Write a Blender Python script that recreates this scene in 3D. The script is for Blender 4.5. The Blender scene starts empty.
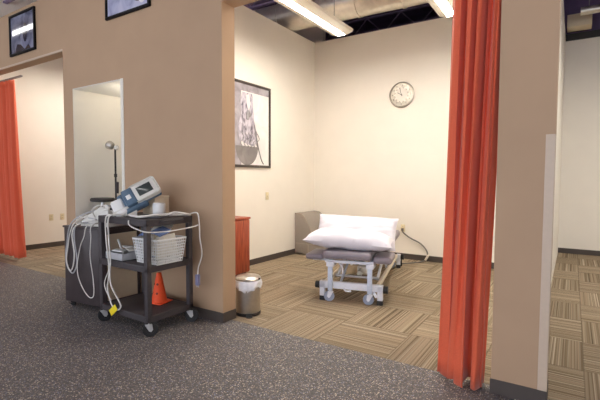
import bpy, bmesh, math, random
from mathutils import Vector, Matrix
random.seed(7)
SC = bpy.context.scene
COL = SC.collection
PI = math.pi
R = math.radians

# ------------------------------------------------------------------ camera
CX, CY, CZ = 2.5876, -2.7223, 1.30
YAW, PITCH, ROLL, FPX = -0.577055, -0.0527, 0.0041975, 419.11
F = Vector((math.sin(YAW)*math.cos(PITCH), math.cos(YAW)*math.cos(PITCH), math.sin(PITCH)))
R0 = Vector((math.cos(YAW), -math.sin(YAW), 0)); U0 = R0.cross(F)
Rv = R0*math.cos(ROLL) + U0*math.sin(ROLL); Uv = -R0*math.sin(ROLL) + U0*math.cos(ROLL)
cd = bpy.data.cameras.new('camera'); cam = bpy.data.objects.new('camera', cd); COL.objects.link(cam)
m3 = Matrix((Rv, Uv, -F)).transposed()
cam.matrix_world = Matrix.Translation((CX, CY, CZ)) @ m3.to_4x4()
cd.sensor_width = 36; cd.lens = FPX*36/600; cd.clip_start = .02; cd.clip_end = 100
SC.camera = cam

# ------------------------------------------------------------------ world, exposure
w = bpy.data.worlds.new('world'); SC.world = w; w.use_nodes = True
bg = w.node_tree.nodes['Background']; bg.inputs[0].default_value = (.84, .89, 1.0, 1); bg.inputs[1].default_value = 3.6
SC.view_settings.view_transform = 'Standard'; SC.view_settings.look = 'None'
SC.view_settings.gamma = 1; SC.view_settings.use_curve_mapping = False
SC.view_settings.exposure = 0.14
TUBE_POWER = 70.0       # emission of the lens of each pendant light in the treatment rooms
FRONT_POWER = 14.0      # the same in the open gym area behind the camera

# ------------------------------------------------------------------ materials
def srgb(c):
    return tuple(((v/255)/12.92 if v/255 <= .04045 else ((v/255+.055)/1.055)**2.4) for v in c)
def mat(name, rgb, rough=.6, metal=0, noise=0, nscale=40, bump=0, emit=None, spec=.5, trans=0, alpha=1, sheen=0, coat=0):
    m = bpy.data.materials.new(name); m.use_nodes = True; n = m.node_tree.nodes; l = m.node_tree.links
    b = n['Principled BSDF']; c = srgb(rgb)
    b.inputs['Base Color'].default_value = (*c, 1); b.inputs['Roughness'].default_value = rough
    b.inputs['Metallic'].default_value = metal; b.inputs['Specular IOR Level'].default_value = spec
    b.inputs['Transmission Weight'].default_value = trans; b.inputs['Alpha'].default_value = alpha
    b.inputs['Coat Weight'].default_value = coat
    if sheen: b.inputs['Sheen Weight'].default_value = sheen
    if emit:
        b.inputs['Emission Color'].default_value = (*srgb(emit[0]), 1); b.inputs['Emission Strength'].default_value = emit[1]
    if noise or bump:
        tc = n.new('ShaderNodeTexCoord'); nz = n.new('ShaderNodeTexNoise'); nz.inputs['Scale'].default_value = nscale
        nz.inputs['Detail'].default_value = 4
        l.new(tc.outputs['Object'], nz.inputs['Vector'])
        if noise:
            mr = n.new('ShaderNodeMapRange'); mr.inputs['From Min'].default_value = .3; mr.inputs['From Max'].default_value = .7
            mr.inputs['To Min'].default_value = 1-noise; mr.inputs['To Max'].default_value = 1+noise
            l.new(nz.outputs['Fac'], mr.inputs['Value'])
            mx = n.new('ShaderNodeVectorMath'); mx.operation = 'SCALE'; mx.inputs[0].default_value = c
            l.new(mr.outputs['Result'], mx.inputs['Scale']); l.new(mx.outputs['Vector'], b.inputs['Base Color'])
        if bump:
            bp = n.new('ShaderNodeBump'); bp.inputs['Strength'].default_value = bump; bp.inputs['Distance'].default_value = .004
            l.new(nz.outputs['Fac'], bp.inputs['Height']); l.new(bp.outputs['Normal'], b.inputs['Normal'])
    return m
def nd(m, t, **k):
    x = m.node_tree.nodes.new(t)
    for a, v in k.items(): setattr(x, a, v)
    return x
def mth(m, op, a, b=None):
    x = nd(m, 'ShaderNodeMath', operation=op)
    for i, v in enumerate((a, b)):
        if v is None: continue
        if isinstance(v, (int, float)): x.inputs[i].default_value = v
        else: m.node_tree.links.new(v, x.inputs[i])
    return x.outputs[0]
M = {}
M['tan'] = mat('tan wall paint', (184, 153, 123), .75, noise=.03, nscale=3, bump=.08)
M['cream'] = mat('cream wall paint', (242, 236, 225), .8, noise=.015, nscale=3, bump=.05)
M['white_ceiling'] = mat('white ceiling paint', (240, 238, 232), .85, noise=.01)
M['baseboard'] = mat('grey brown vinyl cove base', (78, 69, 64), .5, noise=.05, nscale=8)
M['guard'] = mat('pale corner guard plastic', (205, 184, 162), .45, noise=.02)
M['trim'] = mat('white trim paint', (242, 238, 226), .5, noise=.01)
M['deck'] = mat('dark painted metal deck', (104, 86, 122), .8, noise=.15, nscale=6)
M['joist'] = mat('dark painted steel joist', (136, 120, 150), .7, noise=.15, nscale=20)
M['duct'] = mat('galvanised duct metal', (226, 220, 208), .32, metal=.75, noise=.1, nscale=9)
M['lamp_body'] = mat('white enamelled light housing', (232, 226, 212), .45, noise=.01)
M['lens'] = mat('glowing white lamp lens', (255, 255, 255), .5, emit=((255, 247, 234), TUBE_POWER))
M['lens_front'] = mat('glowing cool lamp lens', (255, 255, 255), .5, emit=((250, 248, 246), FRONT_POWER))
M['wire'] = mat('grey steel wire', (150, 148, 150), .4, metal=.6, noise=.05)
M['curtain'] = mat('orange red curtain cloth', (224, 98, 62), .75, noise=.06, nscale=160, bump=.25, sheen=.2)
M['frame_black'] = mat('black picture frame', (20, 17, 18), .6, noise=.1, spec=.2)
M['frame_grey'] = mat('dark bronze picture frame', (68, 60, 56), .35, noise=.08)
M['cart'] = mat('charcoal moulded plastic', (66, 60, 62), .55, noise=.1, nscale=60, bump=.2)
M['cab'] = mat('dark espresso laminate', (62, 53, 54), .45, noise=.12, nscale=12)
M['beige'] = mat('beige back panel', (228, 212, 184), .6, noise=.03, nscale=10)
M['rubber'] = mat('black rubber', (32, 32, 34), .6, noise=.1)
M['chrome'] = mat('brushed chrome', (214, 214, 216), .3, metal=.6, noise=.05)
M['steel'] = mat('brushed stainless steel', (190, 184, 176), .28, metal=.9, noise=.06, nscale=30)
M['bag'] = mat('white plastic bag', (244, 244, 248), .5, noise=.03, bump=.4, nscale=50)
M['white'] = mat('white plastic', (236, 236, 234), .4, noise=.02)
M['offwhite'] = mat('off white plastic', (222, 220, 212), .45, noise=.03)
M['blue_grey'] = mat('slate blue plastic', (84, 108, 130), .4, noise=.05)
M['screen'] = mat('dark grey display', (72, 78, 76), .15, noise=.1)
M['cable'] = mat('white cable sheath', (226, 222, 214), .5, noise=.03)
M['cable_grey'] = mat('light grey cable sheath', (186, 186, 188), .5, noise=.03)
M['cable_dark'] = mat('grey power cord', (110, 108, 104), .5, noise=.05)
M['yellow'] = mat('yellow paper tag', (238, 214, 30), .6, noise=.04)
M['plug'] = mat('grey violet plug', (132, 130, 160), .5, noise=.05)
M['orange'] = mat('bright orange cone plastic', (250, 88, 40), .5, noise=.05)
M['cone_slot'] = mat('dark cone opening', (120, 34, 14), .7, noise=.05)
M['paper'] = mat('paper packet', (222, 216, 204), .7, noise=.1, nscale=60)
M['paper_blue'] = mat('printed blue packet', (120, 140, 186), .6, noise=.25, nscale=70)
M['paper_tan'] = mat('tan packet', (190, 174, 146), .7, noise=.12, nscale=60)
M['vinyl'] = mat('grey mauve vinyl upholstery', (134, 127, 136), .42, noise=.04, nscale=12)
M['pillow'] = mat('white cotton pillowcase', (214, 212, 222), .85, noise=.015, nscale=20, bump=.25)
M['bed_white'] = mat('white powder coated steel', (226, 230, 240), .4, noise=.03)
M['bed_blue'] = mat('pale blue steel leg', (196, 208, 228), .35, noise=.06)
M['caster_blue'] = mat('grey blue caster wheel', (146, 156, 178), .4, noise=.08)
M['rail'] = mat('cream coated rail', (224, 214, 196), .4, noise=.03)
M['taupe'] = mat('taupe woven upholstery', (156, 147, 138), .9, noise=.08, nscale=120, bump=.3)
M['taupe_pipe'] = mat('pale taupe piping', (172, 160, 146), .8, noise=.05)
M['red_wood'] = mat('placeholder', (160, 70, 40), .4)
M['clock_rim'] = mat('brushed silver clock rim', (176, 170, 160), .3, metal=.7, noise=.05)
M['clock_ring'] = mat('silver grey dial ring', (168, 162, 152), .4, metal=.2, noise=.05)
M['clock_face'] = mat('pale dial', (232, 226, 216), .5, noise=.02)
M['black'] = mat('black paint', (30, 28, 28), .5, noise=.05)
M['ivory'] = mat('ivory outlet plastic', (226, 212, 176), .45, noise=.02)
M['slot'] = mat('outlet slots', (70, 60, 50), .6, noise=.05)
M['glass'] = mat('window glass', (255, 255, 255), .02, trans=1, noise=.001)
M['lens_soft'] = mat('fill light upper lens', (255, 255, 255), .5, emit=((255, 244, 225), 30.0))  # upper emitter of the added light in the doorway room
M['lens_dim'] = mat('fill light lower lens', (255, 255, 255), .5, emit=((255, 244, 225), 3.0))  # lower emitter of the same added light
M['stool_pad'] = mat('black stool vinyl', (52, 46, 44), .5, noise=.05)
M['pad_dark'] = mat('charcoal rubber pad', (88, 88, 92), .6, noise=.06)

def wood(m):
    b = m.node_tree.nodes['Principled BSDF']; L = m.node_tree.links
    tc = nd(m, 'ShaderNodeTexCoord'); mp = nd(m, 'ShaderNodeMapping'); mp.inputs['Scale'].default_value = (30, 30, 2.5)
    nz = nd(m, 'ShaderNodeTexNoise'); nz.inputs['Scale'].default_value = 2; nz.inputs['Detail'].default_value = 5
    cr = nd(m, 'ShaderNodeValToRGB'); e = cr.color_ramp.elements
    e[0].position = .3; e[0].color = (*srgb((128, 50, 30)), 1); e[1].position = .7; e[1].color = (*srgb((186, 88, 56)), 1)
    L.new(tc.outputs['Object'], mp.inputs[0]); L.new(mp.outputs[0], nz.inputs['Vector']); L.new(nz.outputs['Fac'], cr.inputs[0]); L.new(cr.outputs[0], b.inputs['Base Color'])
wood(M['red_wood']); M['red_wood'].name = 'cherry wood veneer'

def rubber_floor():
    m = mat('speckled rubber flooring', (90, 86, 90), .62, spec=.35); L = m.node_tree.links; b = m.node_tree.nodes['Principled BSDF']
    tc = nd(m, 'ShaderNodeTexCoord'); col = None
    base = nd(m, 'ShaderNodeTexNoise'); base.inputs['Scale'].default_value = 60; base.inputs['Detail'].default_value = 5
    L.new(tc.outputs['Object'], base.inputs['Vector'])
    cr = nd(m, 'ShaderNodeValToRGB'); e = cr.color_ramp.elements
    e[0].position = .35; e[0].color = (*srgb((84, 80, 80)), 1); e[1].position = .7; e[1].color = (*srgb((114, 109, 108)), 1)
    L.new(base.outputs['Fac'], cr.inputs[0]); col = cr.outputs[0]
    for sc, th, c, sd in ((75, .34, (205, 194, 176), 0), (95, .34, (150, 154, 172), 5.3), (120, .4, (176, 158, 142), 9.1)):
        v = nd(m, 'ShaderNodeTexVoronoi'); v.inputs['Scale'].default_value = sc
        ad = nd(m, 'ShaderNodeVectorMath', operation='ADD'); ad.inputs[1].default_value = (sd, sd*.7, 0)
        L.new(tc.outputs['Object'], ad.inputs[0]); L.new(ad.outputs[0], v.inputs['Vector'])
        sp = nd(m, 'ShaderNodeSeparateColor'); L.new(v.outputs['Color'], sp.inputs[0])
        pick = mth(m, 'GREATER_THAN', sp.outputs[0], .72)
        near = mth(m, 'LESS_THAN', v.outputs['Distance'], th)
        f = mth(m, 'MULTIPLY', pick, near)
        mx = nd(m, 'ShaderNodeMix', data_type='RGBA'); mx.inputs[7].default_value = (*srgb(c), 1)
        L.new(f, mx.inputs[0]); L.new(col, mx.inputs[6]); col = mx.outputs[2]
    L.new(col, b.inputs['Base Color'])
    return m
M['rubber_floor'] = rubber_floor()

def carpet():
    m = mat('striped quarter turned carpet tile', (150, 130, 100), .95, spec=.15); L = m.node_tree.links; b = m.node_tree.nodes['Principled BSDF']
    tc = nd(m, 'ShaderNodeTexCoord'); s = nd(m, 'ShaderNodeSeparateXYZ'); L.new(tc.outputs['Object'], s.inputs[0])
    x, y = s.outputs[0], s.outputs[1]
    fx = mth(m, 'DIVIDE', mth(m, 'SUBTRACT', x, .29), .6); fy = mth(m, 'DIVIDE', mth(m, 'SUBTRACT', y, .06), .6)
    ix = mth(m, 'FLOOR', fx); iy = mth(m, 'FLOOR', fy)
    par = mth(m, 'MODULO', mth(m, 'ADD', mth(m, 'ADD', ix, iy), 100), 2)
    par = mth(m, 'GREATER_THAN', par, .5)      # 1: stripes run along x
    npar = mth(m, 'SUBTRACT', 1, par)
    a = mth(m, 'ADD', mth(m, 'MULTIPLY', y, par), mth(m, 'MULTIPLY', x, npar))   # across the stripes
    c = mth(m, 'ADD', mth(m, 'MULTIPLY', x, par), mth(m, 'MULTIPLY', y, npar))   # along them
    rnd = mth(m, 'ADD', mth(m, 'MULTIPLY', ix, 3.17), mth(m, 'MULTIPLY', iy, 7.31))
    cb = nd(m, 'ShaderNodeCombineXYZ')
    L.new(mth(m, 'MULTIPLY', a, 80), cb.inputs[0]); L.new(mth(m, 'MULTIPLY', c, .13), cb.inputs[1]); L.new(rnd, cb.inputs[2])
    nz = nd(m, 'ShaderNodeTexNoise'); nz.inputs['Scale'].default_value = 1; nz.inputs['Detail'].default_value = 2.5; L.new(cb.outputs[0], nz.inputs['Vector'])
    cr = nd(m, 'ShaderNodeValToRGB'); cr.color_ramp.interpolation = 'LINEAR'; e = cr.color_ramp.elements
    e[0].position = .30; e[0].color = (*srgb((92, 78, 62)), 1); e[1].position = .72; e[1].color = (*srgb((200, 187, 166)), 1)
    for p, q in ((.38, (146, 130, 106)), (.44, (108, 92, 72)), (.48, (170, 156, 136)), (.53, (140, 125, 100)), (.56, (166, 142, 122)), (.6, (152, 138, 114)), (.65, (182, 168, 146))):
        k = e.new(p); k.color = (*srgb(q), 1)
    L.new(nz.outputs['Fac'], cr.inputs[0])
    # fine pile
    n2 = nd(m, 'ShaderNodeTexNoise'); n2.inputs['Scale'].default_value = 260; L.new(tc.outputs['Object'], n2.inputs['Vector'])
    # slight tone of each tile and thin dark seam
    wn = nd(m, 'ShaderNodeTexWhiteNoise'); cb2 = nd(m, 'ShaderNodeCombineXYZ'); L.new(ix, cb2.inputs[0]); L.new(iy, cb2.inputs[1]); L.new(cb2.outputs[0], wn.inputs[0])
    ex = mth(m, 'ABSOLUTE', mth(m, 'SUBTRACT', mth(m, 'FRACT', fx), .5)); ey = mth(m, 'ABSOLUTE', mth(m, 'SUBTRACT', mth(m, 'FRACT', fy), .5))
    edge = mth(m, 'GREATER_THAN', mth(m, 'MAXIMUM', ex, ey), .493)
    k = mth(m, 'ADD', mth(m, 'MULTIPLY', wn.outputs['Value'], .16), .78)
    k = mth(m, 'ADD', k, mth(m, 'MULTIPLY', n2.outputs['Fac'], .2))
    k = mth(m, 'MULTIPLY', k, mth(m, 'SUBTRACT', 1, mth(m, 'MULTIPLY', edge, .3)))
    vm = nd(m, 'ShaderNodeVectorMath', operation='SCALE'); L.new(cr.outputs[0], vm.inputs[0]); L.new(k, vm.inputs['Scale'])
    L.new(vm.outputs[0], b.inputs['Base Color'])
    return m
M['carpet'] = carpet()

# ------------------------------------------------------------------ helpers
def V(*a): return Vector(a)
class MB:
    """collects shapes, links them as one mesh object"""
    def __init__(s): s.bm = bmesh.new()
    def _add(s, verts, T=None):
        if T is not None:
            bmesh.ops.transform(s.bm, matrix=T, verts=verts)
        return s
    def box(s, x0, y0, z0, x1, y1, z1, bev=0, T=None, seg=2):
        r = bmesh.ops.create_cube(s.bm, size=1); vs = r['verts']
        bmesh.ops.transform(s.bm, matrix=Matrix.Translation(((x0+x1)/2, (y0+y1)/2, (z0+z1)/2)) @ Matrix.Diagonal((abs(x1-x0), abs(y1-y0), abs(z1-z0), 1)), verts=vs)
        if bev:
            es = list({e for v in vs for e in v.link_edges})
            q = bmesh.ops.bevel(s.bm, geom=es, offset=bev, segments=seg, affect='EDGES', profile=.5)
            vs = list({v for f in q['faces'] for v in f.verts} | {v for v in vs if v.is_valid})
        return s._add(vs, T)
    def cyl(s, p, q, r, r2=None, n=20, caps=True):
        p, q = Vector(p), Vector(q); d = q-p
        T = Matrix.Translation((p+q)/2) @ d.to_track_quat('Z', 'Y').to_matrix().to_4x4()
        bmesh.ops.create_cone(s.bm, cap_ends=caps, segments=n, radius1=r, radius2=r if r2 is None else r2, depth=d.length, matrix=T)
        return s
    def sph(s, c, r, sc=(1, 1, 1), n=16, T=None):
        bmesh.ops.create_uvsphere(s.bm, u_segments=n, v_segments=max(6, n//2), radius=r, matrix=(T or Matrix()) @ Matrix.Translation(c) @ Matrix.Diagonal((*sc, 1)))
        return s
    def bar(s, p, q, w, h, bev=.002):
        p, q = Vector(p), Vector(q); d = q-p
        T = Matrix.Translation((p+q)/2) @ d.to_track_quat('Z', 'X').to_matrix().to_4x4()
        return s.box(-w/2, -h/2, -d.length/2, w/2, h/2, d.length/2, bev, T, 1)
    def lathe(s, prof, c=(0, 0, 0), n=28, T=None):
        rows = []
        for r, z in prof:
            rows.append([s.bm.verts.new((c[0]+r*math.cos(2*PI*i/n), c[1]+r*math.sin(2*PI*i/n), c[2]+z)) for i in range(n)] if r > 1e-6 else [s.bm.verts.new((c[0], c[1], c[2]+z))])
        for a, b in zip(rows, rows[1:]):
            for i in range(n):
                j = (i+1) % n
                if len(a) == 1 and len(b) == 1: continue
                if len(a) == 1: s.bm.faces.new((a[0], b[i], b[j]))
                elif len(b) == 1: s.bm.faces.new((a[i], a[j], b[0]))
                else: s.bm.faces.new((a[i], a[j], b[j], b[i]))
        if T is not None: bmesh.ops.transform(s.bm, matrix=T, verts=[v for r_ in rows for v in r_])
        return s
    def prism(s, pts, axis, a, b, bev=0):
        """outline pts (2D) extruded along axis 0/1/2 from a to b"""
        def mk(p, t):
            if axis == 0: return (t, p[0], p[1])
            if axis == 1: return (p[0], t, p[1])
            return (p[0], p[1], t)
        A = [s.bm.verts.new(mk(p, a)) for p in pts]; B = [s.bm.verts.new(mk(p, b)) for p in pts]; n = len(pts)
        fs = [s.bm.faces.new(A), s.bm.faces.new(B[::-1])]
        for i in range(n): fs.append(s.bm.faces.new((A[i], B[i], B[(i+1) % n], A[(i+1) % n])))
        if bev:
            es = list({e for f in fs[:2] for e in f.edges})
            bmesh.ops.bevel(s.bm, geom=es, offset=bev, segments=3, affect='EDGES', profile=.5)
        return s
    def tube(s, pts, r, n=8, sub=6, closed=False):
        P = [Vector(p) for p in pts]; C = []
        m = len(P)
        for i in range(m if closed else m-1):
            if closed: a, b, c, d = P[(i-1) % m], P[i], P[(i+1) % m], P[(i+2) % m]
            else: a, b, c, d = P[max(i-1, 0)], P[i], P[i+1], P[min(i+2, m-1)]
            for k in range(sub):
                t = k/sub
                C.append(.5*((2*b)+(-a+c)*t+(2*a-5*b+4*c-d)*t*t+(-a+3*b-3*c+d)*t**3))
        if not closed: C.append(P[-1])
        rings = []; up = Vector((.13, .27, .95)).normalized()
        K = len(C)
        for i, c in enumerate(C):
            t = (C[(i+1) % K]-C[i-1]) if closed else (C[min(i+1, K-1)]-C[max(i-1, 0)])
            t.normalize(); u = up - t*up.dot(t)
            if u.length < 1e-3: u = t.orthogonal()
            u.normalize(); up = u; v = t.cross(u)
            rings.append([s.bm.verts.new(c+(u*math.cos(2*PI*j/n)+v*math.sin(2*PI*j/n))*r) for j in range(n)])
        for i in range(K if closed else K-1):
            a, b = rings[i], rings[(i+1) % K]
            for j in range(n): s.bm.faces.new((a[j], a[(j+1) % n], b[(j+1) % n], b[j]))
        if not closed:
            s.bm.faces.new(rings[0][::-1]); s.bm.faces.new(rings[-1])
        return s
    def build(s, name, m, parent=None, smooth=True, T=None):
        me = bpy.data.meshes.new(name)
        if T is not None: bmesh.ops.transform(s.bm, matrix=T, verts=s.bm.verts[:])
        bmesh.ops.recalc_face_normals(s.bm, faces=s.bm.faces[:])
        s.bm.to_mesh(me); s.bm.free(); me.materials.append(m)
        o = bpy.data.objects.new(name, me); COL.objects.link(o)
        if smooth:
            for p in me.polygons: p.use_smooth = True
            me.set_sharp_from_angle(angle=R(38))
        if parent: o.parent = parent
        return o
def tag(o, label=None, cat=None, group=None, kind=None):
    if label: o['label'] = label
    if cat: o['category'] = cat
    if group: o['group'] = group
    if kind: o['kind'] = kind
    return o
def thing(name, loc, rz, label, cat, group=None):
    o = bpy.data.objects.new(name, None); COL.objects.link(o); o.location = loc; o.rotation_euler = (0, 0, rz)
    o.empty_display_size = .05
    return tag(o, label, cat, group)
def struct(name, mb, m, parent=None, smooth=False):
    o = mb.build(name, m, parent, smooth)
    return tag(o, kind='structure')

# ------------------------------------------------------------------ setting
T_ = .164          # thickness of the tan wall
HW = 3.52          # its top
HO = 2.816         # head of the openings
HB = .088          # base board
XL, XIN, YB, HIN = -5.5, -1.382, 3.845, 3.72

struct('floor', MB().box(-9, -8, -.06, 9, .1, 0), M['rubber_floor'])
struct('floor', MB().box(-9, .1, -.06, 9, 6.2, 0), M['carpet'])
# tan wall in front, with its openings
wf = MB()
wf.box(-9, 0, HO, 2.497, T_, HW)                      # band over the openings
wf.box(-9, 0, 0, -5.6, T_, HO)                        # far left
wf.box(-2.587, 0, 0, -2.393, T_, HO)                  # narrow pier
wf.box(-2.393, 0, 2.337, -1.406, T_, HO)              # over the doorway
wf.box(-1.406, 0, 0, 0, T_, HO)                       # wall behind the carts
wf.box(2.206, 0, 0, 2.497, T_, HO)                     # right pier
struct('wall_front', wf, M['tan'])
# partitions and rear walls
struct('wall_left', MB().box(XL-.1, T_, 0, XL, 4.4, 4.55), M['cream'])
struct('wall_back', MB().box(XIN-.1, YB, 0, 2.4, YB+.1, HIN), M['cream'])
struct('wall_back', MB().box(2.3, 5.944, 0, 9, 6.05, 3.667), M['cream'])
struct('wall_back', MB().box(XL, 4.3, 0, XIN-.1, 4.4, 4.55), M['cream'])
struct('wall_inner_left', MB().box(XIN-.08, T_, 0, XIN, YB, HIN), M['cream'])
struct('wall_inner_right', MB().box(2.3, T_, 0, 2.4, 5.944, HIN), M['cream'])
struct('wall_partition', MB().box(-2.5, T_, 0, -2.4, 4.3, HIN), M['cream'])
struct('wall_right', MB().box(8.9, -8, 0, 9, 6, 4.6), M['cream'])
struct('ceiling', MB().box(-2.4, T_, 2.337, XIN-.08, 3.0, 2.40), M['white_ceiling'])
struct('wall_partition', MB().box(-2.4, 3.0, 0, XIN-.08, 3.1, 2.4), M['cream'])
struct('wall_back', MB().box(-9, 6.1, 0, 9, 6.2, 4.6), M['deck'])
struct('trim_5', MB().box(-2.393, .004, 0, -2.385, T_, 2.337), M['cream'])
struct('trim_6', MB().box(-2.393, .004, 2.329, -1.406, T_, 2.337), M['white_ceiling'])
# front of the building, behind the camera: shop windows in a wall
fb = MB()
fb.box(-9, -8.1, 0, 9, -8, .3); fb.box(-9, -8.1, 3.3, 9, -8, 4.6)
for xx in (-9, -5.6, -2.1, 1.4, 4.9, 8.8): fb.box(xx, -8.1, .3, xx+.2, -8, 3.3)
struct('wall_rear', fb, M['tan'])
struct('wall_far_left', MB().box(-9.1, -8, 0, -9, 6, 4.6), M['tan'])
struct('ceiling', MB().box(-9.1, -8.1, 4.6, 9.1, 6.2, 4.7), M['deck'])
# base boards
def base(name, x0, y0, x1, y1, d=.008):
    """strip on the floor between two points, d thick, to the left of the direction"""
    a, b = V(x0, y0), V(x1, y1); t = (b-a).normalized(); n = V(-t.y, t.x)*d
    mb = MB(); p = [a, b, b+n, a+n]
    mb.prism([(q.x, q.y) for q in p], 2, 0, HB)
    return struct(name, mb, M['baseboard'])
bf = MB(); bf.box(-1.406, -.008, 0, .008, 0, HB); bf.box(0, 0, 0, .008, T_, HB)
struct('baseboard_front', bf, M['baseboard'])
bp = MB(); bp.box(2.206, -.006, 0, 2.501, 0, HB); bp.box(2.497, 0, 0, 2.501, T_, HB); bp.box(2.202, -.006, 0, 2.206, T_, HB)
struct('baseboard_pier', bp, M['baseboard'])
struct('baseboard_pier', MB().box(-2.587, -.008, 0, -2.393, 0, HB), M['baseboard'])
base('baseboard_inner_left', XIN, YB, XIN, T_)
base('baseboard_back', 2.3, YB, XIN, YB)
base('baseboard_left', XL, 4.3, XL, T_)
base('baseboard_right_room', 9, 5.944, 2.4, 5.944)
base('baseboard_partition', -2.4, 3.0, -2.4, T_)
# corner guard, door trim, head tracks
struct('trim_1', MB().box(2.452, -.003, HB, 2.500, 0, 1.548, .001).box(2.497, -.003, HB, 2.500, .05, 1.548, .001), M['guard'])
struct('trim_2', MB().box(-1.45, -.006, 0, -1.406, 0, 2.337).box(-1.452, 0, 0, -1.406, .03, 2.337), M['trim'])
struct('trim_3', MB().box(-5.6, -.004, HO-.012, -2.587, .012, HO+.012), M['guard'])
# black cap strip on top of right room wall
struct('trim_4', MB().box(2.3, 5.92, 3.667, 9, 6.06, 3.78), M['black'])
# steel joists under the deck
def joist(y, x0=-8.9, x1=8.9, z=4.2):
    mb = MB(); mb.box(x0, y-.03, z, x1, y+.03, z+.03); mb.box(x0, y-.03, z+.36, x1, y+.03, z+.39)
    n = int((x1-x0)/.35)
    for i in range(n):
        a = x0+(x1-x0)*i/n; b = x0+(x1-x0)*(i+1)/n
        mb.bar((a, y, z+.02 if i % 2 else z+.37), (b, y, z+.37 if i % 2 else z+.02), .02, .02, 0)
    return struct('trim_joist', mb, M['joist'])
for y in (-6.4, -4.8, -3.2, -1.6, .6, 1.8, 3.0, 4.2, 5.4): joist(y)

# ------------------------------------------------------------------ ducts
def duct(p, q, r, label, collars=5):
    t = thing('air_duct', p, 0, label, 'air duct')
    d = Vector(q)-Vector(p)
    MB().cyl((0, 0, 0), d, r, n=32).build('pipe', M['duct'], t)
    for k in range(collars):
        c = d*((k+.5)/collars); e = d.normalized()*.02
        MB().cyl(c-e, c+e, r+.012, n=32).build('collar', M['duct'], t)
    for k in (.18, .5, .82):
        c = d*k
        MB().cyl(c+V(0, 0, r), (c.x, c.y, 4.6-p[2]), .006, n=6).build('hanger', M['wire'], t)
    return t
duct((-2.6, 3.08, 3.96), (2.2, 3.22, 3.96), .23, 'round silver duct running across above the treatment bay', 7)
duct((2.6, 5.3, 3.92), (3.2, 5.3, 3.92), .06, 'short thin silver pipe end high above the right-hand room', 1)
tag(MB().box(2.42, 5.6, 3.80, 2.76, 5.9, 4.0, .004).build('junction_box', M['beige']), 'small beige box sitting on top of the right-hand room wall', 'box')

# ------------------------------------------------------------------ pendant lights
def pendant(loc, length, lens, label, group=None, along_y=True):
    t = thing('pendant_light', loc, 0 if along_y else PI/2, label, 'ceiling light', group)
    L = length
    prof = [(-.17, .06), (-.155, .03), (-.06, -.0), (.06, 0), (.155, .03), (.17, .06), (.14, .085), (.05, .12), (-.05, .12), (-.14, .085)]
    MB().prism(prof, 1, 0, L, .004).build('housing', M['lamp_body'], t)
    MB().box(-.05, .03, -.003, .05, L-.03, .001, .001).build('lens', lens, t)
    for yy in (.25, L-.25):
        MB().cyl((0, yy, .12), (0, yy, 4.6-loc[2]), .004, n=6).build('suspension_wire', M['wire'], t)
    return t
pendant((-.20, .22, 3.3), 2.42, M['lens'], 'long white pendant light left of the other one, over the treatment table')
pendant((1.27, .32, 3.3), 2.42, M['lens'], 'long white pendant light just left of the red curtain top')
pendant((-4.3, .6, 3.3), 2.42, M['lens'], 'pendant light over the far left room')
pendant((3.5, .9, 3.3), 2.42, M['lens'], 'pendant light added out of view to brighten the near part of the right-hand room')  # extra light added out of view to brighten this room
pendant((5.2, 2.8, 3.3), 2.42, M['lens'], 'pendant light over the far part of the right-hand room')
for i, (x, y) in enumerate(((-4.6, -1.1), (-.6, -1.6), (3.4, -1.6), (-4.6, -4.2), (-.6, -4.2), (3.4, -4.2))):
    pendant((x, y, 4.0), 2.4, M['lens_front'], 'pendant light over the dark rubber gym floor', 'pendant lights over the rubber floor', False)
dl = thing('fill_light', (-1.64, .62, 2.0), 0, 'added unseen fill light brightening the ceiling of the small doorway room', 'ceiling light')  # added out of sight to light the white ceiling from below
MB().box(-.06, -.3, -.02, .06, .3, .02, .004).build('housing', M['lamp_body'], dl)
MB().box(-.045, -.28, -.024, .045, .28, -.019).build('lower_lens', M['lens_dim'], dl)
MB().box(-.045, -.28, .019, .045, .28, .024).build('upper_lens', M['lens_soft'], dl)
MB().cyl((0, -.2, .02), (0, -.2, .337), .003, n=6).build('suspension_wire', M['wire'], dl)
MB().cyl((0, .2, .02), (0, .2, .337), .003, n=6).build('suspension_wire', M['wire'], dl)

# ------------------------------------------------------------------ curtains
def curtain(x0, x1, y, z0, z1, folds, amp, label, widen=0, lean=0):
    t = thing('curtain', ((x0+x1)/2, y, z0), 0, label, 'curtain')
    mb = MB(); n = 150; rows = 26; w = x1-x0
    G = []
    for r in range(rows+1):
        v = r/rows; z = (z1-z0)*v; row = []
        for i in range(n+1):
            u = i/n
            k = folds(u, v)
            yy = -amp*k*(1.0-.45*v) + .012*math.sin(3*v+5*u)
            xx = -w/2 + w*u + widen*(1-v)*(u-.5) + lean*v + .012*math.sin(u*37+v*2)*(1-v)
            zz = z + (0.012*math.sin(u*20) if r == 0 else 0)
            row.append(mb.bm.verts.new((xx, yy, zz)))
        G.append(row)
    for r in range(rows):
        for i in range(n):
            mb.bm.faces.new((G[r][i], G[r][i+1], G[r+1][i+1], G[r+1][i]))
    o = mb.build('cloth', M['curtain'], t)
    so = o.modifiers.new('thickness', 'SOLIDIFY'); so.thickness = .004
    trk = MB(); trk.box(-w/2-.1, -.015, z1-z0, w/2+.1, .015, z1-z0+.022)
    trk.build('track', M['wire'], t)
    return t
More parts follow.
